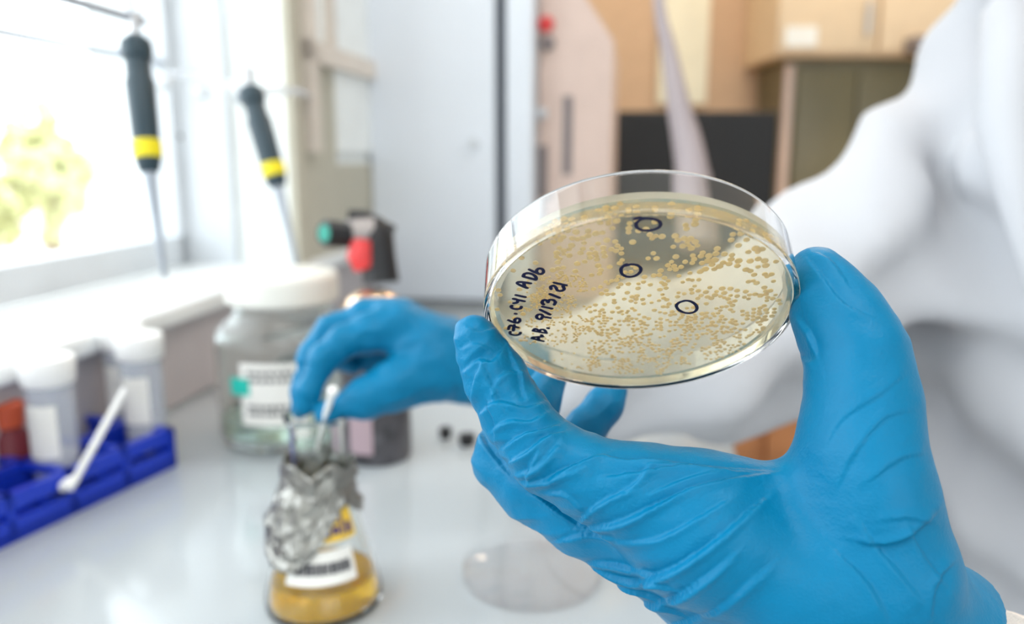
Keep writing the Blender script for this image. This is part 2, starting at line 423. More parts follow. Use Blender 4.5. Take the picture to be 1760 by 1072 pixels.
struct('floor', MB().box((-1.4, -2.8, -0.05), (3.6, 3.1, 0.0)), M['floor'], smooth=False)
struct('ceiling', MB().box((-1.4, -2.8, 2.70), (3.6, 3.1, 2.78)), M['ceiling'], smooth=False)
BY = 3.0
struct('wall_back', MB().box((-0.5, BY, 0), (3.6, BY + 0.1, 2.7)), M['back'], smooth=False)
struct('wall_right', MB().box((3.5, -2.8, 0), (3.6, BY, 2.7)), M['wall'], smooth=False)
wfm = MB()
for a_, b_ in (((-1.4, 0), (3.5, 1.1)), ((-1.4, 2.3), (3.5, 2.7)), ((-1.4, 1.1), (0.25, 2.3)), ((2.95, 1.1), (3.5, 2.3))): wfm.box((a_[0], -2.8, a_[1]), (b_[0], -2.7, b_[1]))
struct('wall_front', wfm, M['wall'], smooth=False)
w3 = MB()
for a_, b_ in (((0.25, 1.1), (2.95, 1.15)), ((0.25, 2.25), (2.95, 2.3)), ((0.25, 1.1), (0.3, 2.3)), ((2.9, 1.1), (2.95, 2.3)), ((1.58, 1.1), (1.62, 2.3))): w3.box((a_[0], -2.79, a_[1]), (b_[0], -2.75, b_[1]))
struct('added_fill_window', w3, M['frame'], smooth=False)  # unseen window added behind the camera to light the coat from the front
xa = (1120 - 880) / FPX * BY; xb = (1200 - 880) / FPX * BY
struct('trim_6', MB().box((xa, BY - 0.03, 1.36), (xb, BY, 2.7)), mat('pale_yellow_pilaster', (0.90, 0.88, 0.72), 0.5), smooth=False)
# bench
bs = MB(); bs.box((-1.3, -0.60, BENCH - 0.035), (2.12, -0.001, BENCH), fr, bev=0.004)
bench = thing('lab_bench', 'pale grey glossy laboratory bench top running along the window wall', 'bench', (0, 0, 0))
bs.build('bench_top', M['bench'], bench)
MB().box((-1.2, -0.58, 0.0), (2.1, -0.02, BENCH - 0.036), fr).build('base_cabinet', M['freezer'], bench, smooth=False)

# ------------------------------------------------------------------ outside
struct('ground_outside', MB().box((-60, -20, -0.6), (-1.5, 60, -0.5)), M['ground'], smooth=False)
def tree(px, py, d, R, label, seed, sz=1.0):
    c = P(px, py, d); rs = np.random.RandomState(seed)
    t = thing('tree', label, 'tree', (c[0], c[1], -0.5), 'trees outside the window')
    cl = MB(); bm = bmesh.new(); bmesh.ops.create_icosphere(bm, subdivisions=2, radius=1)
    base = [np.array(v.co) for v in bm.verts]; fs = [tuple(v.index for v in f.verts) for f in bm.faces]; bm.free()
    for i in range(110):
        dr = rs.normal(size=3); dr /= np.linalg.norm(dr); rr = R * rs.uniform(0.3, 0.95); s = R * rs.uniform(0.12, 0.24)
        q = np.array([c[0], c[1], c[2]]) + dr * rr * np.array([1, 1, sz]) * (1 - .35 * max(0, dr[2]) * np.array([1, 1, 0]))
        cl.add([q + b * s * (1 + 0.35 * noise.noise(Vector(b * 2.3) + Vector((i, 0, 0)))) for b in base], fs)
    cl.build('crown', M['leaf'], t, off=(c[0], c[1], -0.5), smooth=True)
    MB().tube([(0, 0, 0), (0.05, 0, c[2] + 0.5 - R * 0.5), (0, 0.05, c[2] + 0.6)], [0.14, 0.1, 0.05]).build('trunk', M['leafw'], t)
tree(78, 300, 12, 0.70, 'tall yellow-green tree seen through the window pane behind the glass', 1, 1.55)
tree(-40, 370, 13, 0.7, 'yellow-green tree cut by the left edge of the window view', 3, 1.0)
hc = P(30, 390, 20)
hs = thing('house', 'pale pink rendered low house beyond the trees outside the window', 'building', (hc[0], hc[1], -0.5))
MB().box((-2.0, -1, 0), (1.4, 3, 1.25)).build('wall', M['pinkhouse'], hs, smooth=False)
MB().add([(-2.2, -1.2, 1.25), (1.6, -1.2, 1.25), (1.6, 3.2, 1.25), (-2.2, 3.2, 1.25), (-2.2, 1, 1.8), (1.6, 1, 1.8)],
         [(0, 1, 5, 4), (2, 3, 4, 5), (0, 4, 3), (1, 2, 5), (0, 3, 2, 1)]).build('roof', M['inst'], hs, smooth=False)

# ------------------------------------------------------------------ back of the room
# freezer / incubator on bench end
c0x, c0y = W(1.535, -0.004, 0)[:2]
def LF(px, dep=0.0):
    k_ = (px - 880) / FPX * CA; x0, y0 = c0x + .156 * dep, c0y + .988 * dep
    return (k_ * y0 - x0) / (.988 + .156 * k_)
def IF(l, dep, z): return np.array([c0x + .988 * l + .156 * dep, c0y - .156 * l + .988 * dep, z])
def zpx(px, py, dep=0.0):
    q = IF(LF(px, dep), dep, 0); d1 = P(px, py, 1.0) - np.array([0, 0, CAMZ]); return CAMZ + d1[2] * q[1] / d1[1]
MN = np.array([[.988, .156, 0], [-.156, .988, 0], [0, 0, 1]]) @ np.array([[1, 0, 0], [0, 0, -1], [0, 1, 0]])
off = IF(0, 0, BENCH)
fz = thing('incubator', 'tall pale blue-grey enamel incubator with a dark vertical door gap', 'incubator', off)
la, lb_, lc_, ld_ = 0.0, LF(850), LF(870), LF(915)
MB().box((la, .03, BENCH + .001), (ld_, .5, 1.95), IF).build('body', M['freezer'], fz, off=off, smooth=False)
MB().box((lb_ - .002, .022, BENCH + .004), (lc_ + .002, .03, 1.94), IF).build('gasket', M['gasket'], fz, off=off, smooth=False)
dr = MB().box((la + .001, 0, BENCH + 0.003), (lb_, .03, 1.94), IF, bev=.005).build('door', M['freezer'], fz, off=off)
MB().box((lc_, 0, BENCH + 0.002), (ld_, .03, 1.95), IF, bev=.004).build('side_panel', M['freezer'], fz, off=off)
MB().lathe([(0, 0), (.009, 0), (.009, .01), (0, .01)], 20, IF(LF(815), 0, zpx(815, 245)), M=MN).build('lock', M['frame'], dr, off=off)
ID = 0.07; off = IF(ld_ + .003, ID, BENCH)
ins = thing('control_cabinet', 'pinkish enamel instrument cabinet with dark slots and a red indicator', 'instrument', off)
l0, l1_, lm_ = ld_ + .003, LF(1050, ID), LF(975, ID); zt = zpx(1050, 70, ID); v = []
for dep in (ID, ID + .35): v += [IF(l0, dep, BENCH + .001), IF(l1_, dep, BENCH + .001), IF(l1_, dep, zt), IF(lm_, dep, zt + .12), IF(l0, dep, zt + .12)]
MB().add(v, [(0, 1, 2, 3, 4), (9, 8, 7, 6, 5), (0, 5, 6, 1), (1, 6, 7, 2), (2, 7, 8, 3), (3, 8, 9, 4), (4, 9, 5, 0)]).build('body', M['inst'], ins, off=off, smooth=False)
for (x, y0, y1, wd) in ((975, 165, 300, 16), (932, 250, 340, 18)):
    MB().box((LF(x - wd / 2, ID), ID - .003, zpx(x, y1, ID)), (LF(x + wd / 2, ID), ID, zpx(x, y0, ID)), IF).build('slot', M['slot'], ins, off=off, smooth=False)
for (x, y, r, mm, nm) in ((937, 42, 13, 'red', 'indicator'), (940, 75, 12, 'slot', 'button'), (932, 195, 9, 'frame', 'button')):
    r_ = r * 1.5 / FPX
    MB().lathe([(0, 0), (r_, 0), (r_, .006), (r_ * .7, .01), (0, .01)], 24, IF(LF(x, ID), ID, zpx(x, y, ID)), M=MN).build(nm, M[mm], ins, off=off)
def boxpx(mb, x0, x1, y, z0, z1, dep, bev=0.0):
    k = y / CA / FPX
    mb.box(((x0 - 880) * k, y, z0), ((x1 - 880) * k, y + dep, z1), bev=bev)
# desk across the back wall with monitor
DZ = 0.75
dk = thing('back_bench', 'wooden rear bench against the warm orange wall carrying the black monitor', 'bench', (1.0, 2.5, 0))
MB().box((-0.85, -0.32, DZ - 0.04), (1.9, 0.49, DZ), bev=0.004).build('worktop', M['cream'], dk)
MB().box((-0.83, -0.28, 0), (1.9, 0.49, DZ - 0.041)).build('cabinet', M['orange_wood'], dk, smooth=False)
for i in range(5): 
    MB().box((-0.80 + i * 0.54, -0.30, 0.08), (-0.30 + i * 0.54, -0.281, DZ - 0.07), bev=0.004).build('door', M['orange_wood'], dk)
MY = 2.35; k = MY / CA / FPX
mon = thing('monitor', 'large black flat monitor standing on the rear bench behind the dish', 'monitor', (0.53, MY, DZ)); off = (0.53, MY, DZ)
m1 = MB(); boxpx(m1, 1050, 1318, MY, DZ + .035, P(1180, 193, MY)[2], 0.03, 0.008); m1.build('housing', M['monitor'], mon, off=off)
m1 = MB(); boxpx(m1, 1056, 1312, MY - 0.003, DZ + .05, P(1180, 199, MY)[2], 0.003); m1.build('screen', M['monitor'], mon, off=off, smooth=False)
MB().tube([(0, 0.06, 0.02), (0, 0.06, 0.2)], 0.025).build('stand', M['black'], mon)
MB().lathe([(0, .001), (.13, .001), (.13, .012), (.05, .025), (0, .025)], 32, (0, 0.05, 0)).build('base', M['black'], mon)
# wall cabinets
UY = 2.65; ku = UY / CA / FPX
zb_ = P(1400, 103, UY)[2]
for i, (x0, x1, lb) in enumerate(((1305, 1468, 'cream wall cupboard above the olive glass cupboard, nearer the lamp-lit wall'), (1470, 1640, 'cream wall cupboard above the olive glass cupboard, beside the white coat shoulder'))):
    cb = thing('wall_cupboard', lb, 'cupboard', ((x0 - 880) * ku, UY, zb_), 'cream wall cupboards'); off = ((x0 - 880) * ku, UY, zb_)
    m1 = MB(); boxpx(m1, x0, x1, UY, zb_, zb_ + 0.7, 0.35); m1.build('body', M['cream'], cb, off=off, smooth=False)
    m1 = MB(); boxpx(m1, x0 + 3, x1 - 3, UY - 0.018, zb_ + 0.012, zb_ + 0.69, 0.018, 0.003); d_ = m1.build('door', M['cream'], cb, off=off)
    m1 = MB(); m1.box(((x1 - 25 - 880) * ku, UY - 0.035, zb_ + 0.06), ((x1 - 19 - 880) * ku, UY - 0.018, zb_ + 0.16)); m1.build('handle', M['steel'], d_, off=off, smooth=False)
gy = 2.72; kg = gy / CA / FPX
gc = thing('glass_cupboard', 'dark olive glazed cupboard below the cream wall cupboards', 'cupboard', ((1322 - 880) * kg, gy, DZ)); off = ((1322 - 880) * kg, gy, DZ)
m1 = MB(); boxpx(m1, 1322, 1640, gy, DZ, zb_ - 0.005, 0.27); m1.build('body', M['olive'], gc, off=off, smooth=False)
for x0, x1 in ((1345, 1440), (1445, 1540), (1545, 1636)):
    m1 = MB(); boxpx(m1, x0, x1, gy - 0.012, DZ + 0.04, zb_ - 0.04, 0.012, 0.003); m1.build('door', M['olive'], gc, off=off)
m1 = MB(); boxpx(m1, 1324, 1338, gy - 0.008, DZ + 0.02, zb_ - 0.02, 0.008); m1.build('side_frame', M['inst'], gc, off=off, smooth=False)
q = P(1565, 84, UY - 0.06)
cbx = thing('dark_box', 'small dark brown box fixed under the cream wall cupboard beside the coat shoulder', 'box', (q[0], UY - 0.1, q[2]))
MB().box((-0.06, 0, -0.03), (0.11, 0.079, 0.02), bev=0.004).build('body', M['slot'], cbx)
MB().box((-0.05, -0.004, -0.022), (0.10, 0, -0.012)).build('front_slot', M['black'], cbx, smooth=False)
# paper note on the cream cupboard
q = P(1355, 72, UY - 0.022)
nt_ = MB().box((q[0] - 0.05, UY - 0.0215, q[2] - 0.03), (q[0] + 0.05, UY - 0.0185, q[2] + 0.03)).build('paper_note', M['white_pane'], smooth=False)
tag(nt_, 'small white paper note stuck on the cream cupboard door above the monitor', 'note')

# hanging hose, in front of the monitor
hp = [P(1112, -560, 1.30), P(1122, -200, 1.30), P(1132, 0, 1.30), P(1150, 90, 1.30), P(1166, 180, 1.30), P(1180, 240, 1.30), P(1190, 300, 1.29), P(1197, 380, 1.27)]
hose = thing('extraction_hose', 'grey-pink flexible hose with a widening nozzle hanging in front of the black monitor', 'hose', hp[0])
rr = [.008, .0085, .009, .013, .019, .024, .027, .029]
MB().tube(smooth_line(hp, 6)[:-6], [rr[min(7, i // 6)] * (1 - (i % 6) / 6) + rr[min(7, i // 6 + 1)] * ((i % 6) / 6) for i in range(len(smooth_line(hp, 6)) - 6)], 20).build('tube', M['hose'], hose, off=hp[0])
MB().tube([hp[6], hp[7], P(1199, 420, 1.26)], [.0285, .033, .031], 24).build('nozzle', M['hose'], hose, off=hp[0])

# ------------------------------------------------------------------ electrodes
pole = W(0.35, -0.085, BENCH)
z1 = P(220, 30, 0.68)[2]
st = thing('lab_stand', 'steel stand with a grey horizontal rod reaching in from the left edge of the window', 'stand', pole)
MB().box((-0.07, -0.05, 0), (0.07, 0.05, 0.012), bev=0.003).build('base', M['steel'], st)
MB().tube([(0, 0, 0.01), (0, 0, z1 - BENCH + 0.04)], 0.005).build('pole', M['steel'], st)
e1 = P(222, 30, 0.68); rdir = (e1 - pole); rdir[2] = 0; L = np.linalg.norm(rdir); rdir /= L
rp0 = np.array([0, 0, z1 - BENCH])
MB().tube([rp0 - rdir * 0.03, rp0 + rdir * (L + 0.02)], 0.004).build('rod', M['probe'], st)
MB().tube([rp0 + [0, 0, -.02], rp0 + [0, 0, .02]], 0.012).build('clamp', M['black'], st)
def electrode(a, b, tip, rh, label, capy):
    """a = top of handle, b = bottom of handle, tip = end of probe"""
    a, b, tip = map(np.array, (a, b, tip)); ax = b - a; L = np.linalg.norm(ax); ax /= L
    t = thing('electrode_probe', label, 'probe', a, 'dark electrodes hanging by the window')
    at = lambda f: a + ax * L * f - a
    MB().tube([at(-.0), at(.04), at(.10), at(.16), at(.18), at(.30), at(.34), at(.76), at(.77)], [rh * .6, rh * .98, rh * 1.04, rh * 1.0, rh * .82, rh * .85, rh * .98, rh * .9, rh * .9], 24).build('handle', M['handle'], t)
    MB().tube([at(.765), at(.775), at(.885), at(.895)], [rh * .9, rh * .98, rh * .96, rh * .88], 24).build('band', M['yellow'], t)
    MB().tube([at(.89), at(.9), at(.985), at(1)], [rh * .86, rh * .86, rh * .66, rh * .5], 24).build('collar', M['handle'], t)
    MB().tube([at(.99), (b + (tip - b) * .03) - a, (b + (tip - b) * .5) - a, (b + (tip - b) * .97) - a, tip - a], [rh * .5, rh * .45, rh * .30, rh * .2, rh * .06], 16).build('probe_stem', M['probe'], t)
    side = np.array([0.988, -0.156, 0])
    MB().tube([at(.12) - side * rh * .0, at(.12) - side * rh * 1.35 + [0, 0, .0]], rh * .35, 12).build('side_port', M['probe'], t)
    MB().tube([at(.0) + [0, 0, .0], at(.0) + [0, 0, .02]], [rh * .3, rh * .45], 12).build('hook', M['steel'], t)
    return t
electrode(P(232, 62, .68), P(257, 297, .68), P(284, 478, .70), .0125, 'black electrode with yellow band hanging on a rod in front of the window glass', 0)
electrode(P(428, 148, .90), P(478, 322, .90), P(512, 462, .91), .0142, 'black electrode with yellow band hanging against the white wall right of the window', 0)
# cable of first electrode goes up out of the frame, hose of second one
cb1 = MB().tube(smooth_line([P(232, 60, .68), P(226, 20, .68), P(222, -60, .69), P(226, -900, .72)]), .0022, 10).build('cable', M['probe']); tag(cb1, 'thin grey cable rising from the electrode in front of the window glass', 'cable')
cb2 = MB().tube(smooth_line([P(430, 140, .90), P(412, 95, .90), P(399, 30, .90), P(394, -60, .90), P(392, -900, .92)]), .0045, 10).build('cable', M['frame']); tag(cb2, 'pale thick cable rising from the electrode beside the white wall', 'cable')
arm = thing('electrode_holder_arm', 'translucent curved holder arm carrying the electrode right of the window', 'holder', P(510, 158, 1.02))
off = P(510, 158, 1.02)
MB().tube(smooth_line([P(283, 140, .90), P(300, 128, .90), P(350, 130, .90), P(400, 148, .90), P(432, 158, .90), P(480, 156, .97), P(515, 157, 1.08), W(1.26, -.008, P(515, 157, 1.08)[2])]), .005, 12).build('arm', M['clear'], arm, off=off)
MB().tube([P(283, 132, .90), P(288, 150, .90)], .010, 12).build('end_clip', M['frame'], arm, off=off)
MB().tube([P(345, 152, .90), P(350, 166, .90)], .007, 12).build('end_clip', M['frame'], arm, off=off)

# ------------------------------------------------------------------ jar
jc = B(500, 744); jr = 0.066
jar = thing('glass_jar', 'large clear glass jar with a cream lid and paper label behind the flask', 'jar', jc)
MB().lathe([(0, .003), (.055, .001), (.062, .004), (jr, .012), (jr, .095), (jr - .003, .110), (.050, .122), (.046, .127), (.046, .133),
            (.043, .133), (.043, .127), (.047, .120), (jr - .006, .108), (jr - .003, .095), (jr - .003, .013), (.058, .007), (0, .007)], 64).build('body', M['jarglass'], jar)
MB().lathe([(0, .134), (.050, .134), (.053, .137), (.053, .158), (.050, .162), (.030, .164), (0, .164)], 64).build('lid', M['jarlid'], jar)
MB().lathe([(0, .0075), (.057, .0075), (.0623, .014), (.0623, .028), (0, .028)], 48).build('contents', mat('pale_green_liquid', (.75, .88, .80), .05, trans=.9, ior=1.33, var=0), jar)
def curved(r, a0, a1, z0, z1, th=0.0004, n=16):
    m = MB(); v = []; f = []
    for i in range(n + 1):
        a = a0 + (a1 - a0) * i / n
        for rr_ in (r, r + th):
            for z in (z0, z1): v.append((rr_ * math.cos(a), rr_ * math.sin(a), z))
    for i in range(n):
        b = 4 * i; f += [(b, b + 4, b + 5, b + 1), (b + 2, b + 3, b + 7, b + 6), (b, b + 2, b + 6, b + 4), (b + 1, b + 5, b + 7, b + 3)]
    f += [(0, 1, 3, 2), (4 * n, 4 * n + 2, 4 * n + 3, 4 * n + 1)]
    return m.add(v, f)
R_ = math.radians
lab = curved(jr + .0003, R_(-112), R_(-62), .030, .088)
curved(jr + .0008, R_(-122), R_(-104), .058, .074).build('label_mark', M['teal'], jar)
txt = MB()
for zt_ in (.078, .071, .046, .040):
    a = -106
    while a < -70:
        wd = rnd.uniform(2.2, 5.0); c_ = curved(jr + .0008, R_(a), R_(a + wd), zt_, zt_ + .0035, n=3); txt.add(c_.v, c_.f); a += wd + 1.3
printed('label', lab, M['paper'], txt, M['ink'], jar)

# ------------------------------------------------------------------ gas torch
tcn = B(650, 782); tcn = tcn + np.array([0, .0, 0])
D_ = np.linalg.norm(tcn[:2]); dT = to_px(tcn)[2]
tor = thing('gas_torch', 'black gas blowtorch with green-cored nozzle and red trigger on a dark canister', 'torch', tcn)
MB().lathe([(0, 0), (.029, 0), (.031, .003), (.031, .120), (.029, .124), (0, .124)], 48).build('canister', M['cartridge'], tor)
MB().lathe([(0, .124), (.0305, .124), (.030, .134), (.022, .148), (.013, .154), (0, .154)], 48).build('canister_shoulder', M['gold'], tor)
lb2 = curved(.0313, R_(-130), R_(-88), .012, .075).build('canister_print', M['pinkprint'], tor)
def T(px, py, dd=0.0): return P(px, py, dT + dd) - tcn
hb = MB(); hb.tube([T(655, 486), T(650, 440), T(645, 405), T(640, 385)], [.017, .016, .017, .013], 20); hb.tube([T(600, 375), T(625, 377), T(650, 392), T(666, 402)], [.008, .009, .010, .006], 16); hb.build('burner_head', M['black'], tor)
MB().tube([T(600, 404, -.01), T(640, 400)], [.0145, .0155], 24).build('barrel', M['barrel'], tor)
nzl = MB().tube([T(558, 401, -.022), T(560, 401, -.021), T(600, 404, -.010)], [.0115, .0125, .0115], 28).build('nozzle', M['black'], tor)
MB().tube([T(556.5, 401, -.0235), T(560, 401, -.0215)], [.0075, .0085], 24).build('nozzle_core', M['nozzle_green'], nzl)
MB().tube([T(622, 412, -.012), T(618, 440, -.012), T(626, 462, -.010)], [.010, .012, .009], 16).build('trigger', M['red'], tor)
MB().tube([T(660, 398), T(672, 404)], [.010, .010], 16).build('gas_knob', M['black'], tor)

# ------------------------------------------------------------------ tube rack with tubes
ra = B(305, 800); rb = B(0, 945); ud = (rb - ra) / np.linalg.norm(rb - ra); vd = np.array([ud[1], -ud[0], 0]); 
if vd[0] > 0: vd = -vd           # towards the window
RO = ra
def RF(x, y, z): return ud * x + vd * y + np.array([0, 0, z])
rack = thing('tube_rack', 'bright blue plastic tube rack at the left edge of the bench', 'rack', RO)
RL, RW, RH = 0.26, 0.105, 0.036
mb = MB()
holes = []
for i in range(5):
    for j in range(2): holes.append((0.030 + i * 0.051, 0.027 + j * 0.051))
# top plate as bars between square-round holes
def plate(z0, z1):
    xs = [0, .008] + sum([[.008 + (i + 1) * .044 + i * .007, .008 + (i + 1) * .051] for i in range(5)], [])
    for i in range(6):
        x0 = 0 + i * .0508; mb.box((x0, 0, z0), (x0 + .007, RW, z1), RF)
    for j in range(3):
        y0 = j * .049; mb.box((0, y0, z0), (RL, y0 + .007, z1), RF)
plate(RH - .005, RH); plate(.004, .008)
mb.box((0, 0, 0), (RL, .004, .017), RF); mb.box((0, .050, 0), (RL, .053, RH - .006), RF)
for i in range(6): mb.box((i * .0508, 0, 0), (i * .0508 + .006, .004, RH - .004), RF)
mb.box((0, 0, RH - .012), (RL, .004, RH - .005), RF)
mb.box((0, 0, 0), (RL, RW, .002), RF); mb.box((0, RW - .004, 0), (RL, RW, RH - .006), RF)
mb.box((0, 0, 0), (.004, RW, RH - .002), RF); mb.box((RL - .004, 0, 0), (RL, RW, RH - .002), RF)
mb.build('frame', M['blue'], rack, smooth=False)
tube0 = None
def make_tube():
    t = thing('sample_tube', 'x', 'tube', (0, 0, 0), 'white-capped tubes in the blue rack')
    MB().lathe([(0, 0), (.006, .001), (.0165, .014), (.0172, .02), (.0172, .098), (.0160, .098), (.0160, .02), (.0155, .0145), (.0055, .003), (0, .002)], 40).build('barrel', M['tubeplastic'], t)
    MB().lathe([(0, .092), (.0180, .092), (.0195, .094), (.0205, .110), (.0200, .113), (.018, .114), (0, .114)], 40).build('cap', M['capwhite'], t)
    curved(.0174, R_(-130), R_(-50), .036, .078).build('label', M['paper'], t)
    MB().lathe([(0, .0035), (.005, .005), (.015, .015), (.0156, .02), (.0156, .035), (0, .035)], 32).build('contents', M['tubecontents'], t)
    return t
tube0 = make_tube()
tl = [(B(106, 856)[:2], 'white-capped clear tube with white label at the front of the blue rack'),
      (B(257, 792)[:2], 'white-capped clear tube at the far front corner of the blue rack'),
      (B(226, 766)[:2], 'white-capped clear tube standing behind the far corner tube of the blue rack')]
for i, (xy, lb) in enumerate(tl):
    o = tube0 if i == 0 else copy_tree(tube0)
    o.location = (xy[0], xy[1], BENCH + 0.004); o['label'] = lb
# swab stick leaning over the rack
sw = thing('swab_stick', 'thin white plastic stick leaning diagonally across the front of the blue rack', 'stick', P(128, 826, .60))
off = P(128, 826, .60)
MB().tube([P(128, 826, .60), P(215, 668, .63)], .0028, 12).build('shaft', M['capwhite'], sw, off=off)
MB().tube([P(104, 838, .597), P(118, 833, .598), P(132, 820, .60)], [.003, .0055, .003], 12).build('tip', M['capwhite'], sw, off=off)
# orange and dark red capped small tubes behind
def small(px, py, d, h, r, m, lb, nm='reagent_bottle'):
    q = P(px, py, d); t = thing(nm, lb, 'bottle', (q[0], q[1], BENCH), 'orange and dark red bottles behind the rack')
    H = q[2] - BENCH
    MB().lathe([(0, 0), (r, 0), (r, H * .62), (r * .6, H * .74), (0, H * .74)], 32).build('body', M['darkred'], t)
    MB().lathe([(0, H * .74), (r * .8, H * .74), (r * .86, H * .97), (r * .7, H), (0, H)], 32).build('cap', m, t)
small(155, 618, .80, .1, .015, M['orange'], 'orange-capped bottle between the two front white-capped tubes')
small(40, 645, .72, .1, .015, M['orange'], 'orange-capped bottle left of the front white-capped tube')
small(8, 690, .64, .1, .015, M['orange'], 'dark red bottle at the left edge of the picture behind the rack')

# ------------------------------------------------------------------ flask
fc = B(558, 1032)
fl = thing('erlenmeyer_flask', 'conical glass flask of yellow broth with foil around its neck', 'flask', fc)
fl.scale = (1.05, 1.05, 1.05)
fo = [(0, .001), (.030, 0), (.0335, .003), (.0338, .009), (.030, .024), (.0165, .074), (.0150, .082), (.0150, .108), (.0175, .113), (.0178, .115)]
fi = [(.0160, .115), (.0136, .109), (.0136, .082), (.0152, .073), (.0287, .024), (.0323, .010), (.0318, .005), (.029, .003), (0, .003)]
MB().lathe(fo + fi, 64).build('glass_body', M['glass'], fl)
MB().lathe([(0, .0033), (.0285, .0033), (.0314, .0055), (.0318, .010), (.0293, .019), (0, .019)], 64).build('broth', M['media'], fl)
def fr_flask(r0, z0, r1, z1, a0, a1, n=16, th=.0004):
    m = MB(); v = []; f = []
    for i in range(n + 1):
        a = R_(a0 + (a1 - a0) * i / n)
        for e in (0, th):
            for r, z in ((r0, z0), (r1, z1)): v.append(((r + e) * math.cos(a), (r + e) * math.sin(a), z))
    for i in range(n):
        b = 4 * i; f += [(b, b + 4, b + 5, b + 1), (b + 2, b + 3, b + 7, b + 6), (b, b + 2, b + 6, b + 4), (b + 1, b + 5, b + 7, b + 3)]
    f += [(0, 1, 3, 2), (4 * n, 4 * n + 2, 4 * n + 3, 4 * n + 1)]
    return m.add(v, f)
def rz_at(z): return .030 + (.0165 - .030) * (z - .024) / .05 + .0004
lb3 = fr_flask(rz_at(.026), .026, rz_at(.044), .044, -118, -38)
tx = MB(); a = -108
while a < -50:
    wd = rnd.uniform(3, 7); q = fr_flask(rz_at(.032) + .0006, .032, rz_at(.038) + .0006, .038, a, a + wd, 3); tx.add(q.v, q.f); a += wd + 1.5
printed('label', lb3, M['paper'], tx, M['ink'], fl)
tp = fr_flask(rz_at(.048), .048, rz_at(.066), .066, -84, -25)
tx = MB()
for a, z, wd, hh in ((-80, .050, 9, .008), (-68, .051, 5, .011), (-60, .052, 9, .004), (-60, .058, 7, .003), (-48, .051, 4, .011), (-40, .051, 8, .006)):
    q = fr_flask(rz_at(z) + .0006, z, rz_at(z + hh) + .0006, z + hh, a, a + wd, 3); tx.add(q.v, q.f)
printed('tape', tp, M['tape_y'], tx, M['tape_ink'], fl)
# foil skirt, crumpled
rs = np.random.RandomState(3); NA, NZ = 90, 34; v = []; f = []
for i in range(NA):
    a = 2 * math.pi * i / NA
    drop = .026 + .022 * max(0, math.cos(a - R_(-125))) + .006 * math.sin(3 * a + 1) 
    for k in range(NZ):
        t = k / (NZ - 1); z = .088 - drop * t + .003 * math.sin(5 * a) * (1 - t)
        r = max(.0165, (rz_at(z) if z < .074 else .0165)) + .0012 + .005 * t * max(0, math.cos(a - R_(-170)))
        pz = Vector((math.cos(a) * 2.4, math.sin(a) * 2.4, z * 75))
        cr_ = abs(noise.noise(pz)) + .6 * abs(noise.noise(pz * 2.3)) + .3 * abs(noise.noise(pz * 5))
        r += .0038 * cr_; v.append((r * math.cos(a), r * math.sin(a), z))
for i in range(NA):
    j = (i + 1) % NA
    for k in range(NZ - 1): f.append((i * NZ + k, j * NZ + k, j * NZ + k + 1, i * NZ + k + 1))
M['foil'] = mat('aluminium_foil', (0.32, 0.31, 0.285), 0.36, metal=1.0, var=0.05)
fo_ = MB().add(v, f).build('foil', M['foil'], fl, angle=20); sm = fo_.modifiers.new('s', 'SOLIDIFY'); sm.thickness = .0002

# ------------------------------------------------------------------ small things on the bench
def stopper(px, py, r, h, lb):
    q = B(px, py); t = thing('rubber_stopper', lb, 'stopper', q, 'black stoppers on the bench')
    MB().lathe([(0, 0), (r * .8, 0), (r, h * .8), (r * .95, h), (0, h)], 24).build('body', M['black'], t)
    MB().lathe([(0, h), (r * .4, h), (r * .35, h * 1.15), (0, h * 1.15)], 16).build('stem', M['black'], t)
stopper(766, 752, .0065, .010, 'small black stopper on the bench, clear of the near glove')
stopper(803, 764, .0085, .010, 'small black stopper on the bench partly behind the near glove index finger')
lc = B(915, 988)
ld = thing('empty_petri_dish', 'clear empty petri dish lid lying on the pale bench', 'lid', lc)
MB().lathe([(0, .0005), (.0450, .0005), (.0458, .0010), (.0458, .008), (.0448, .008), (.0446, .0016), (0, .0014)], 96).build('plate', M['thin'], ld)
MB().lathe([(.043, .0014), (.0445, .0014), (.0445, .0022), (.043, .0022)], 96, closed=True).build('stacking_ring', M['thin'], ld)

# ------------------------------------------------------------------ petri dish in the hand
DC = P(1097, 542, 0.2305)              # centre of the outer bottom face
sa, ca_ = 0.828, 0.561
camR = np.array([1, 0, 0.]); camF = np.array([0, CA, -SA]); camU = np.array([0, SA, CA])
roll = math.radians(-1.8)
cR = camR * math.cos(roll) + camU * math.sin(roll); cU = -camR * math.sin(roll) + camU * math.cos(roll)
nf = -sa * cU - ca_ * camF               # outward normal of the bottom face: down and towards the viewer
uy = ca_ * cU - sa * camF                # in-plane "up"
ux = cR
Zd = -nf                                  # from the face into the dish
MD = np.stack([ux, uy, Zd], 1)
if np.linalg.det(MD) < 0: pass
dish = thing('petri_dish', 'clear petri dish of yellow agar with cream colonies held in the gloved hand', 'dish', DC)
def dl(mb): return mb
RD = 0.0449
MB().lathe([(0, .0), (RD - .0014, .0), (RD - .0012, .0), (RD - .0007, .00008), (RD - .0003, .0003), (RD - .00008, .0007), (RD, .0012), (RD, .0014), (RD, .0138), (RD, .0140), (RD - .0001, .0143), (RD - .0004, .0146), (RD - .0009, .0146), (RD - .0012, .0143), (RD - .0013, .0140), (RD - .0013, .0138), (RD - .0013, .0022), (RD - .0018, .0014), (0, .0014)], 160, M=MD).build('dish_base', M['plast'], dish, angle=30)
AR = RD - .00135
AG = .0058
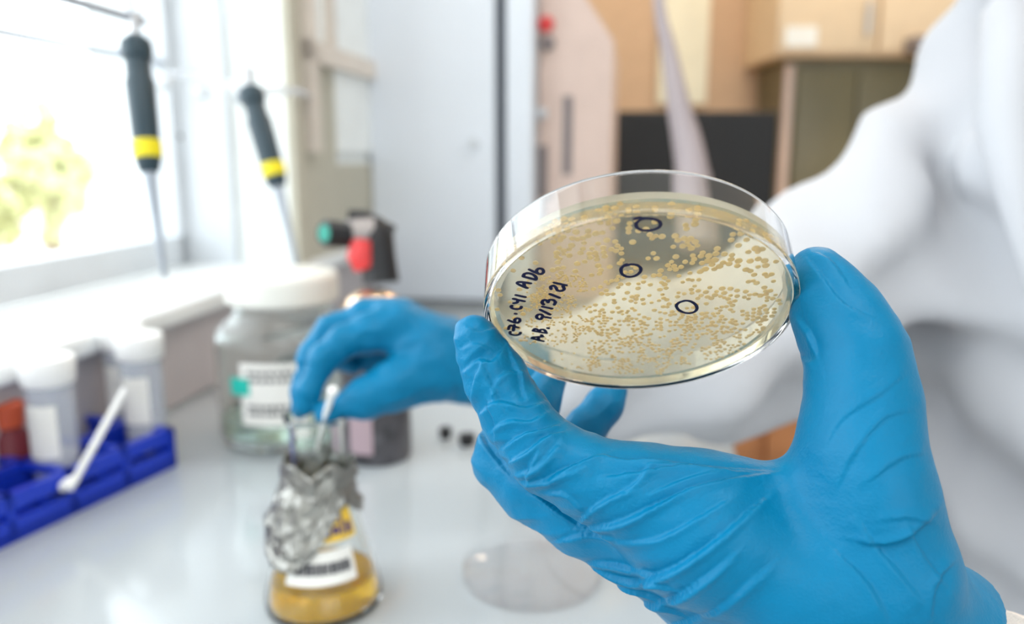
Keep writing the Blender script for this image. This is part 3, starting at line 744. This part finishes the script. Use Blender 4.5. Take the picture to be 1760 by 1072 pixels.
agar = MB().lathe([(0, .00145), (AR - .0008, .00145), (AR, .0023), (AR, AG + .0016), (AR - .0006, AG + .0012), (AR - .0016, AG + .0003), (AR - .003, AG), (0, AG)], 128, M=MD).build('agar', M['agar'], dish, angle=12)
def on_plane(px, py, h):
    """local (u, v) on the dish plane at height h seen from the camera point"""
    a = P(px, py, 1.0); o = np.array([0, 0, CAMZ]); d = a - o; q = DC + Zd * h
    t = ((q - o) @ Zd) / (d @ Zd); p = o + d * t - q
    return p @ ux, p @ uy
def loc(u, v, h): return ux * u + uy * v + Zd * h
ink = MB()
def K(x, y): return 840 + x * .1866, 420 + y * .1866
strokes = [
 [(198,800),(196,815),(215,828),(250,832),(282,825),(293,808)],
 [(182,778),(190,752),(205,742),(232,752),(272,762)], [(236,738),(226,790)],
 [(182,694),(228,714),(265,718),(288,700),(280,680),(255,678),(240,692),(246,714)],
 [(244,634),(252,636)],
 [(214,560),(206,572),(222,586),(258,592),(292,586),(300,570)],
 [(226,497),(262,506),(262,530),(232,538)],[(232,538),(232,538.5)],[(262,506),(328,520)],
 [(250,463),(336,481)],
 [(354,398),(268,360),(284,342),(386,355)],[(322,346),(330,386)],
 [(318,292),(434,322)],[(318,292),(330,268),(370,262),(412,276),(436,300),(434,322)],
 [(374,228),(432,256),(478,270),(504,252),(496,226),(466,218),(442,234),(444,258)],
 [(398,862),(504,888)],[(398,862),(412,852),(500,846)],[(456,852),(462,880)],
 [(484,832),(492,834)],
 [(408,792),(530,814)],[(408,792),(424,774),(450,782),(464,802)],[(464,802),(478,782),(512,784),(532,812)],
 [(542,766),(552,769)],
 [(500,664),(488,644),(458,642),(440,660),(452,680),(482,684),(500,664),(568,674)],
 [(474,598),(564,642)],
 [(494,569),(582,588)],
 [(506,550),(491,532),(502,512),(530,510),(546,530)],[(546,530),(560,508),(592,508),(613,526),(604,552)],
 [(564,453),(652,488)],
 [(574,408),(572,386),(596,376),(618,392),(634,420),(668,424),(694,410),(684,380)],
 [(602,349),(714,373)]]
def stroke(mb, pts, r=.00050):
    pts = smooth_line(pts, 4) if len(pts) > 2 else pts
    q = [loc(*on_plane(x, y, 0), -.00012) for x, y in pts]
    if len(q) == 2: q = [q[0], q[0] + (q[1] - q[0]) * .5, q[1]]
    e0 = (q[0] - q[1]); e0 /= np.linalg.norm(e0) + 1e-9; e1 = (q[-1] - q[-2]); e1 /= np.linalg.norm(e1) + 1e-9
    q = [q[0] + e0 * r * .9, q[0] + e0 * r * .5] + q + [q[-1] + e1 * r * .5, q[-1] + e1 * r * .9]
    rr_ = [r * .35, r * .85] + [r * rnd.uniform(.92, 1.12) for _ in q[2:-2]] + [r * .85, r * .35]
    mb.tube(q, rr_, 10, flat=Zd)
# line 1 then line 2, as two written lines
l1, l2 = MB(), MB()
for s in strokes[:15]: stroke(l1, [K(*p) for p in s])
for s in strokes[15:]: stroke(l2, [K(*p) for p in s])
l1.build('handwriting', M['plate_ink'], dish); l2.build('handwriting', M['plate_ink'], dish)
for cx, cy, ax_, ay_, tail in ((1114, 385, 20, 11, 1), (1084, 464, 17.5, 10.5, 0), (1181, 527, 17, 10.5, 0)):
    m1 = MB(); pts = []
    for i in range(26):
        a = 2 * math.pi * i / 24 - 2.2; j = 1 + .07 * math.sin(2.3 * a + cx) + (.05 if i > 20 else 0)
        pts.append((cx + ax_ * math.cos(a) * j, cy + ay_ * math.sin(a) * j))
    if tail: pts = [(cx - 24, cy - 9), (cx - 14, cy - 12)] + pts
    stroke(m1, pts, .00047); m1.build('marked_ring', M['plate_ink'], dish)
# colonies on the far surface of the agar, seen through it
crs = random.Random(11)
def dens(x, y):
    # x,y photo pixels -> (density 0..1, radius mm)
    ex, ey = (x - 1100) / 262, (y - 505) / 152; rr2 = math.hypot(ex, ey)
    if rr2 > .97: return 0, 0
    if y < 375: return (.18 if rr2 > .8 else .05), .95
    r = .92 - .38 * min(1, max(0, (y - 400) / 220)); r *= 1.0
    d = .55
    if x < 950 and y < 470: d = .05; r = .8
    elif x < 900: d = .25; r = .8
    elif x < 1010 and y > 470: d = .85; r = .42
    elif 940 < x < 1060 and y < 475: d = .6
    elif y < 420: d = .30
    elif y < 520 and x < 1180: d = .45
    elif y > 530 and y < 640: d = .9
    if 1200 < x < 1330 and 420 < y < 560: d = .95; r *= 1.12
    if 1228 < x < 1272 and 462 < y < 492: d = 0
    if 1200 < x < 1300 and y < 425: d = .1
    if x > 1320: d = .35
    if x < 1010 and y > 590: d = .25
    if y > 638: d = .3
    return d, r
col = []
tries = 0
while len(col) < 1080 and tries < 90000:
    tries += 1
    if col and crs.random() < .45:       # clusters: start near an existing colony
        b_ = crs.choice(col); a_ = crs.uniform(0, 6.28); dd = b_[4] * 2.0 * crs.uniform(.95, 1.5) * FPX / .2285 * .9
        x, y = b_[0] + dd * math.cos(a_), b_[1] + dd * .6 * math.sin(a_)
    else: x, y = crs.uniform(835, 1368), crs.uniform(345, 665)
    d, r = dens(x, y)
    if crs.random() > d: continue
    u, v_ = on_plane(x, y, .0035)
    r = r * crs.uniform(.8, 1.15) / 1000
    if math.hypot(u, v_) > AR - .0022: continue
    if any((u - q[2]) ** 2 + (v_ - q[3]) ** 2 < ((r + q[4]) * .80) ** 2 for q in col): continue
    col.append((x, y, u, v_, r))
col.sort(key=lambda q: -q[4])
def dome(mb, u, v_, r):
    pr = [(0, -.00018), (r * .93, -.00018), (r, r * .05), (r * .86, r * .28), (r * .5, r * .42), (0, r * .46)]
    mb.lathe(pr, 18, loc(u, v_, AG), M=MD)
rest = MB()
for i, q in enumerate(col):
    if i < 100:
        m1 = MB(); dome(m1, q[2], q[3], q[4]); m1.build('colony', M['colony'], dish)
    else: dome(rest, q[2], q[3], q[4])
o = rest.build('colony_growth', M['colony'], dish); o['kind'] = 'stuff'
print('colonies', len(col))

# ------------------------------------------------------------------ the person: hands
def chain(p, nodes, k=.004):
    """nodes: (px, py, depth, radius_px)"""
    out = None
    for a, b in zip(nodes[:-1], nodes[1:]):
        d = cone(p, P(*a[:3]), P(*b[:3]), a[3] * a[2] / FPX, b[3] * b[2] / FPX)
        out = d if out is None else smin(out, d, k)
    return out
def px_bounds(nodes, pad):
    q = np.array([P(*n[:3]) for n in nodes]); return q.min(0) - pad, q.max(0) + pad
near = dict(
 index=[(812, 570, .236, 26), (822, 594, .236, 36), (852, 650, .236, 50), (888, 715, .233, 53), (936, 778, .229, 60), (1018, 824, .225, 68), (1092, 850, .223, 82)],
 middle=[(946, 652, .284, 28), (925, 690, .279, 34), (884, 740, .268, 46), (874, 788, .258, 56), (916, 832, .250, 58), (1004, 880, .244, 68), (1085, 912, .242, 82)],
 ring=[(1058, 670, .300, 22), (1040, 696, .298, 29), (1005, 740, .294, 32), (945, 795, .286, 36), (930, 840, .276, 40), (990, 880, .268, 48), (1080, 925, .262, 68)],
 little=[(1010, 775, .318, 20), (990, 800, .312, 26), (975, 840, .303, 32), (1010, 880, .294, 38), (1090, 935, .283, 58)],
 thumb=[(1400, 458, .226, 30), (1412, 480, .225, 42), (1446, 540, .222, 64), (1474, 605, .219, 76), (1480, 690, .217, 87), (1477, 775, .216, 98), (1490, 860, .216, 107), (1515, 980, .218, 117), (1558, 1110, .222, 113)])
def near_hand(p):
    th = chain(p, near['thumb'], .006)
    th = smin(th, chain(p, [(1392, 470, .227, 22), (1393, 540, .227, 24), (1404, 590, .225, 20)], .003), .005)
    palm = chain(p, [(1092, 850, .223, 82), (1205, 910, .222, 114), (1400, 1000, .223, 132), (1550, 1110, .226, 118)], .01)
    for a, b in ((.242, .246), (.262, .264), (.282, .282)):
        palm = smin(palm, chain(p, [(1090, 922, a, 76 * .2285 / a), (1300, 1060, (a + b) / 2, 105), (1580, 1190, b, 105)], .01), .012)
    web = tri(p, P(1120, 824, .224), P(1392, 846, .220), P(1480, 1000, .222), .0075)
    palm = smin(palm, web, .008)
    body = smin(palm, th, .009)
    ix = chain(p, near['index'], .004); md = chain(p, near['middle'], .004); rg = chain(p, near['ring'], .004); lt = chain(p, near['little'], .004)
    f = smin(smin(ix, md, .0012), smin(rg, lt, .0012), .0012)
    r = smin(body, f, .005)
    wrist = cone(p, P(1580, 1130, .236), P(1690, 1320, .248), .030, .026)
    r = smin(r, wrist, .012)
    r = smin(r, cone(p, P(1662, 1030, .222), P(1676, 1085, .222), .0016, .0028), .002)
    # rolled cuff end: cut by plane across the forearm
    cutp = P(1676, 1062, .225); cn = P(1780, 1180, .228) - P(1600, 950, .225); cn /= np.linalg.norm(cn)
    return np.maximum(r, ((p - cutp.astype(np.float32)) @ cn.astype(np.float32)))
alln = sum(near.values(), []) + [(1690, 1200, .22, 0), (1690, 1200, .30, 0), (1580, 1190, .282, 0)]
lo, hi = px_bounds(alln, .026)
VN = 0.0009
v, f = sdf_mesh(near_hand, lo, hi, VN)
v = relax(v, f, 2); v, f = subdivide(v, f); v = relax(v, f, 4)
nrm = vnormals(v, f)
X, Y, D = to_px(v)
camp = np.array([0, 0, CAMZ]); vw = v - camp; vw /= np.linalg.norm(vw, axis=1, keepdims=True)
facing = np.clip(-(nrm * vw).sum(1) * 2.2 + .25, 0, 1)
disp = np.zeros(len(v))
# folds: (polyline px, half width px, height mm, max depth)
folds = [
 # index, tip and distal segment
 ([(800, 560), (822, 572), (850, 566)], 5, .35, .25), ([(792, 600), (815, 590), (842, 600)], 5, .35, .25),
 ([(796, 640), (822, 618), (846, 622), (862, 600)], 6, .55, .25), ([(812, 690), (818, 650), (832, 618)], 6, .6, .25),
 ([(824, 712), (858, 690), (900, 700), (936, 690)], 6, .6, .25), ([(846, 690), (850, 660), (870, 640), (905, 640)], 6, .4, .25),
 ([(842, 742), (876, 722), (910, 724), (945, 706)], 5, .55, .25), ([(852, 762), (850, 720), (838, 690)], 7, .6, .25),
 ([(862, 772), (900, 748), (930, 740), (962, 728)], 6, .85, .25), ([(872, 796), (905, 778), (940, 752), (968, 742)], 6, .75, .25),
 ([(886, 815), (925, 800), (960, 762)], 6, .6, .25), ([(905, 832), (912, 800), (930, 770)], 6, .5, .25),
 ([(897, 826), (940, 822), (985, 800), (1036, 780)], 6, .9, .25), ([(935, 829), (975, 815), (1010, 800)], 5, .5, .25),
 ([(912, 840), (950, 868), (992, 902)], 7, .7, .25), ([(940, 842), (975, 848), (1005, 880)], 5, .4, .25),
 ([(865, 590), (890, 640), (905, 690)], 7, -.4, .25), ([(830, 620), (845, 660), (872, 712)], 6, .35, .25),
 # knuckle and web radiating folds
 ([(1035, 782), (1080, 790), (1140, 792), (1230, 800)], 8, .7, .24), ([(1040, 820), (1100, 812), (1180, 806), (1290, 812)], 8, .8, .24),
 ([(985, 908), (1060, 898), (1130, 868), (1200, 838), (1310, 815)], 7, 1.0, .24), ([(990, 905), (1010, 880), (1050, 855), (1085, 845)], 6, .6, .24),
 ([(1012, 968), (1075, 995), (1140, 985), (1215, 940), (1320, 850)], 8, 1.1, .24), ([(1008, 985), (1075, 1028), (1150, 1028), (1215, 990), (1260, 950)], 8, .9, .24),
 ([(1060, 930), (1130, 925), (1200, 890), (1250, 860)], 6, .5, .24), ([(1060, 850), (1095, 828), (1115, 800)], 6, .5, .24),
 ([(1150, 1072), (1230, 1045), (1330, 965)], 9, .5, .24), ([(1110, 850), (1180, 825), (1240, 812)], 5, .4, .24),
 ([(1100, 800), (1160, 800), (1250, 802), (1320, 808)], 5, .5, .24), ([(1085, 785), (1130, 792), (1190, 797)], 5, .4, .24),
 # back edge of hand
 ([(955, 930), (1010, 915), (1060, 925)], 7, .6, .30), ([(1000, 965), (1080, 975), (1160, 1010)], 7, .8, .30),
 ([(1040, 1000), (1100, 1010), (1180, 1060)], 7, .7, .30), ([(820, 700), (835, 760), (880, 820)], 7, .5, .30),
 # thumb and thenar
 ([(1384, 440), (1410, 470), (1450, 520), (1500, 545)], 8, .45, .26), ([(1400, 432), (1430, 450), (1460, 490)], 7, .4, .26),
 ([(1372, 545), (1395, 575), (1405, 610)], 7, .5, .26), ([(1372, 600), (1385, 618), (1400, 622)], 6, .4, .26),
 ([(1560, 640), (1510, 680), (1450, 720), (1420, 770)], 9, .3, .26), ([(1578, 705), (1520, 720), (1470, 780), (1440, 840)], 9, .35, .26),
 ([(1588, 780), (1545, 790), (1490, 830)], 8, .4, .26), ([(1606, 880), (1570, 915), (1520, 935), (1470, 930)], 9, 1.0, .26),
 ([(1612, 905), (1560, 890), (1510, 895)], 8, .5, .26), ([(1470, 880), (1500, 930), (1550, 990), (1590, 1040)], 9, .5, .26),
 ([(1430, 940), (1490, 1000), (1530, 1072)], 10, .5, .26), ([(1560, 900), (1590, 960), (1630, 1010)], 9, .6, .26),
 ([(1640, 965), (1610, 1000), (1600, 1060)], 9, .7, .26)]
for pts, wpx, hmm, dmax in folds:
    sd, al = poly_dist(X, Y, smooth_line(pts, 6))
    wv = wpx * (1.15)
    env = np.sin(np.clip(al, 0.02, .98) * math.pi) ** .6 * (D < dmax) * facing
    x = sd / wv
    prof = np.where(x < 0, np.exp(np.minimum(x, 0) / 2.4), 0) * .85 - np.where(x >= 0, np.exp(-np.maximum(x, 0) / 1.3), 0) * .55 + .25 * np.exp(-((x + .7) / .7) ** 2)
    disp += hmm * .001 * env * prof * 1.6
low = nz(v, (45, 45, 45), 3.1) * .0009
hi_ = (0.5 - np.abs(nz(v, (170, 120, 150), 7.7))) * .0005
rid = (0.5 - np.abs(nz(np.stack([v[:, 0] + .6 * v[:, 2], v[:, 1], v[:, 2] * 1.0 - .5 * v[:, 0]], 1), (60, 60, 150), 1.3))) * .0012
tipw = np.clip((1150 - X) / 250, .25, 1)
disp *= np.clip(1.25 - np.maximum(0, X - 1350) / 400, .6, 1.25)
disp += low * .8 + (hi_ + rid * 1.15) * tipw
v = v + nrm * disp[:, None]
v = relax(v, f, 3)

# body (mostly under the coat) -------------------------------------------------
HIP = np.array([.53, .66, .95])
RS = P(1650, 240, .75); LS = np.array([.59, .47, 1.24])       # shoulders
RE = P(1330, 575, .64); RWR = P(812, 632, .505)                       # right (far) elbow, wrist
LE = np.array([.43, .33, .93]); LWR = P(1740, 1280, .245)            # left (near)
NK = (RS + LS) / 2 + [0, 0, .07]; HD = NK + np.array([-.05, -.03, .17])
fwd = np.array([-.85, -.52, 0]); rgt = np.array([-.52, .85, 0]); Mb = np.stack([rgt, fwd, [0, 0, 1]], 1)
def body_sdf(p):
    d = ell(p, (RS + LS) / 2 - [0, 0, .16], (.145, .09, .25), Mb)
    d = smin(d, ell(p, HIP - [0, 0, .05], (.16, .12, .2), Mb), .06)
    d = smin(d, cone(p, RS, RE, .048, .04), .03); d = smin(d, cone(p, RE, RWR, .034, .019), .02)
    d = smin(d, cone(p, LS, LE, .048, .04), .03); d = smin(d, cone(p, LE, LWR, .038, .024), .02)
    d = smin(d, cone(p, (RS + LS) / 2 + [0, 0, .02], HD - [0, 0, .04], .06, .052), .03)
    d = smin(d, ell(p, HD + [0, 0, .02], (.073, .092, .115), Mb), .02)
    d = smin(d, cone(p, HD + fwd * .085 + [0, 0, .03], HD + fwd * .108 - [0, 0, .01], .008, .014), .012)
    d = smin(d, cone(p, HD + fwd * .05 - [0, 0, .085], HD + fwd * .072 - [0, 0, .085], .03, .02), .02)
    for s in (1, -1):
        d = smin(d, ell(p, HD + rgt * s * .075 + [0, 0, .005], (.012, .02, .032), Mb), .006)
        d = smin(d, cone(p, HIP + rgt * s * .08, HIP + rgt * s * .09 + [0, 0, -.45], .085, .06), .04)
        d = smin(d, cone(p, HIP + rgt * s * .09 + [0, 0, -.45], HIP + rgt * s * .09 + [0, 0, -.90], .06, .045), .02)
        d = smin(d, cone(p, HIP + rgt * s * .09 + [0, 0, -.90], HIP + rgt * s * .09 + fwd * .15 + [0, 0, -.915], .04, .03), .02)
    return d
bv, bf = sdf_mesh(body_sdf, (-.10, .12, -.02), (.85, 1.05, 1.68), .009)
bv[:, 2] = np.maximum(bv[:, 2], .001)
POFF = np.array([HIP[0], HIP[1], 0.0])
person = rawmesh('person', bv, bf, M['skin'], off=POFF); person.location = tuple(POFF)
tag(person, 'person in white lab coat and blue gloves holding a dish above the bench', 'person')
rawmesh('glove', v, f, M['glove'], person, off=POFF)
print('near glove verts', len(v))

far = dict(
 index=[(522, 700, .476, 15), (530, 672, .476, 19), (556, 618, .480, 24), (590, 590, .485, 27), (640, 572, .492, 33), (692, 566, .498, 42)],
 middle=[(512, 706, .492, 13), (520, 672, .494, 18), (536, 612, .498, 22), (566, 572, .504, 25), (630, 548, .508, 30), (690, 552, .512, 38)],
 ring=[(606, 628, .522, 13), (590, 618, .524, 17), (566, 596, .526, 20), (588, 566, .528, 23), (640, 544, .530, 27), (700, 556, .530, 34)],
 little=[(640, 628, .540, 13), (618, 612, .542, 17), (604, 584, .544, 19), (640, 560, .544, 22), (705, 570, .544, 30)],
 thumb=[(556, 714, .474, 14), (572, 706, .474, 19), (624, 684, .476, 31), (680, 660, .482, 40), (738, 640, .492, 50)])
def far_hand(p):
    palm = chain(p, [(690, 566, .498, 44), (740, 600, .500, 56), (810, 632, .505, 58), (960, 640, .515, 60)], .01)
    palm = smin(palm, chain(p, [(695, 560, .525, 38), (760, 600, .525, 50), (820, 632, .52, 50)], .01), .01)
    palm = smin(palm, chain(p, [(665, 548, .505, 30), (700, 566, .520, 34)], .01), .01)
    palm = smin(palm, chain(p, [(650, 610, .535, 36), (720, 630, .525, 44)], .01), .008)
    th = chain(p, far['thumb'], .006)
    ff = None
    for kx in ('index', 'middle', 'ring', 'little'):
        c = chain(p, far[kx], .005); ff = c if ff is None else smin(ff, c, .0015)
    r = smin(smin(palm, th, .010), ff, .006)
    cn = (P(950, 640, .515) - P(700, 600, .50)); cn /= np.linalg.norm(cn); cp = P(925, 640, .513)
    return np.maximum(r, ((p - cp.astype(np.float32)) @ cn.astype(np.float32)))
lo, hi = px_bounds(sum(far.values(), []) + [(950, 640, .515, 0)], .03)
fv, ff_ = sdf_mesh(far_hand, lo, hi, .0012); fv = relax(fv, ff_, 2); fn_ = vnormals(fv, ff_)
fd = (0.5 - np.abs(nz(fv, (60, 60, 90), 2.2))) * .0022 + nz(fv, (30, 30, 30), 5) * .0015
fv = fv + fn_ * fd[:, None]
rawmesh('glove', fv, ff_, M['glove'], person, off=POFF)

# coat ------------------------------------------------------------------
def coat_sdf(p):
    d = ell(p, (RS + LS) / 2 + np.array([.03, 0, -.12]), (.19, .135, .28), Mb)
    z = p[..., 2]
    q = (p - HIP.astype(np.float32)) @ Mb.astype(np.float32)
    flare = np.clip((1.25 - z) / .6, 0, 1.3)
    rx = .195 + .035 * flare; ry = .14 + .04 * flare
    cyl = (np.sqrt((q[..., 0] / rx) ** 2 + (q[..., 1] / ry) ** 2) - 1) * ry
    ang = np.arctan2(q[..., 1], q[..., 0])
    cyl = cyl + .009 * np.sin(ang * 9 + z * 4) * flare + .006 * np.sin(ang * 17 + 1.0 + z * 7) * flare
    cyl = np.maximum(cyl, np.maximum(z - 1.16, .42 - z))
    d = smin(d, cyl, .08)
    d = smin(d, cone(p, RS, RE, .060, .072), .07)
    d = smin(d, cone(p, RE, P(1180, 612, .585), .070, .058), .02); d = smin(d, cone(p, P(1180, 612, .585), P(900, 655, .518), .058, .034), .02)
    d = smin(d, cone(p, LS + [0, 0, .005], LE, .070, .062), .04); d = smin(d, cone(p, LE, P(1830, 1345, .25), .052, .034), .02)
    d = smin(d, cone(p, RS, P(1790, -60, .70), .056, .06), .03)
    fz_ = .008 * np.sin(p[..., 0] * 55 + p[..., 2] * 38 + 3 * np.sin(p[..., 1] * 14)) * .6 + .006 * np.sin(p[..., 0] * 30 - p[..., 2] * 70 + p[..., 1] * 40)
    d = d + fz_
    for a_, b_, w_ in ((P(1700, 10, .64), P(1570, 420, .66), .022), (P(1760, 300, .55), P(1700, 700, .52), .02), (P(1400, 640, .60), P(1330, 720, .58), .02)):
        c_ = cone(p, a_, b_, 0, 0); d = d + .016 * np.exp(-(c_ / w_) ** 2)
    # end planes of sleeves
    for wr, el in ((P(905, 650, .518), RE), (P(1780, 1290, .245), LE)):
        n_ = (wr - el); n_ /= np.linalg.norm(n_)
        pl = (p - wr.astype(np.float32)) @ n_.astype(np.float32)
        nearw = cone(p, wr - n_ * .02, wr + n_ * .12, .10, .10)
        d = np.where(nearw < 0, np.maximum(d, pl), d)
    return d
cv, cf = sdf_mesh(coat_sdf, (-.06, .08, .38), (.92, 1.15, 1.48), .006)
cv = relax(cv, cf, 1)
coat = rawmesh('lab_coat', cv, cf, M['coat'], person, off=POFF)
# cuff of near sleeve
cw = MB(); c0 = P(1672, 1205, .245); c1 = P(1860, 1320, .262)
cw.tube([c0, c0 + (c1 - c0) * .1, c0 + (c1 - c0) * .9, c1], [.0300, .0315, .033, .033], 40, cap=True)
cw.build('cuff', M['cuff'], person, off=POFF)
# collar / lapel and buttons
lp = MB(); cc = (RS + LS) / 2
lp.tube([cc + fwd * .05 + [0, 0, .12] + rgt * .07, cc + fwd * .10 + [0, 0, .06] + rgt * .08, cc + fwd * .15 - [0, 0, .02] + rgt * .05, cc + fwd * .16 - [0, 0, .14] + rgt * .01], [.012, .022, .02, .006], 16)
lp.build('lapel', M['coat'], person, off=POFF)
hr = MB(); bm = bmesh.new(); bmesh.ops.create_icosphere(bm, subdivisions=4, radius=1)
hv = [np.array(q.co) for q in bm.verts]; hf = [tuple(q.index for q in fc_.verts) for fc_ in bm.faces]; bm.free()
hr.add([HD + [0, 0, .035] - fwd * .012 + Mb @ (q * np.array([.082, .094 if q[1] < .2 else .082, .108]) * (1 + .03 * noise.noise(Vector(q * 4)))) for q in hv], hf)
hr.build('hair', M['hair'], person, off=POFF)

# stick held by the far hand
ls = thing('inoculation_stick', 'short white plastic stick pinched in the far gloved hand above the flask', 'stick', P(545, 770, .482)); off = P(545, 770, .482)
MB().tube([P(545, 770, .482), P(556, 725, .470), P(572, 672, .458)], [.0012, .0016, .0022], 12).build('shaft', M['capwhite'], ls, off=off)
MB().tube([P(571, 678, .459), P(572.5, 670, .457), P(573, 666, .456)], [.0028, .0032, .002], 12).build('knob', M['capwhite'], ls, off=off)
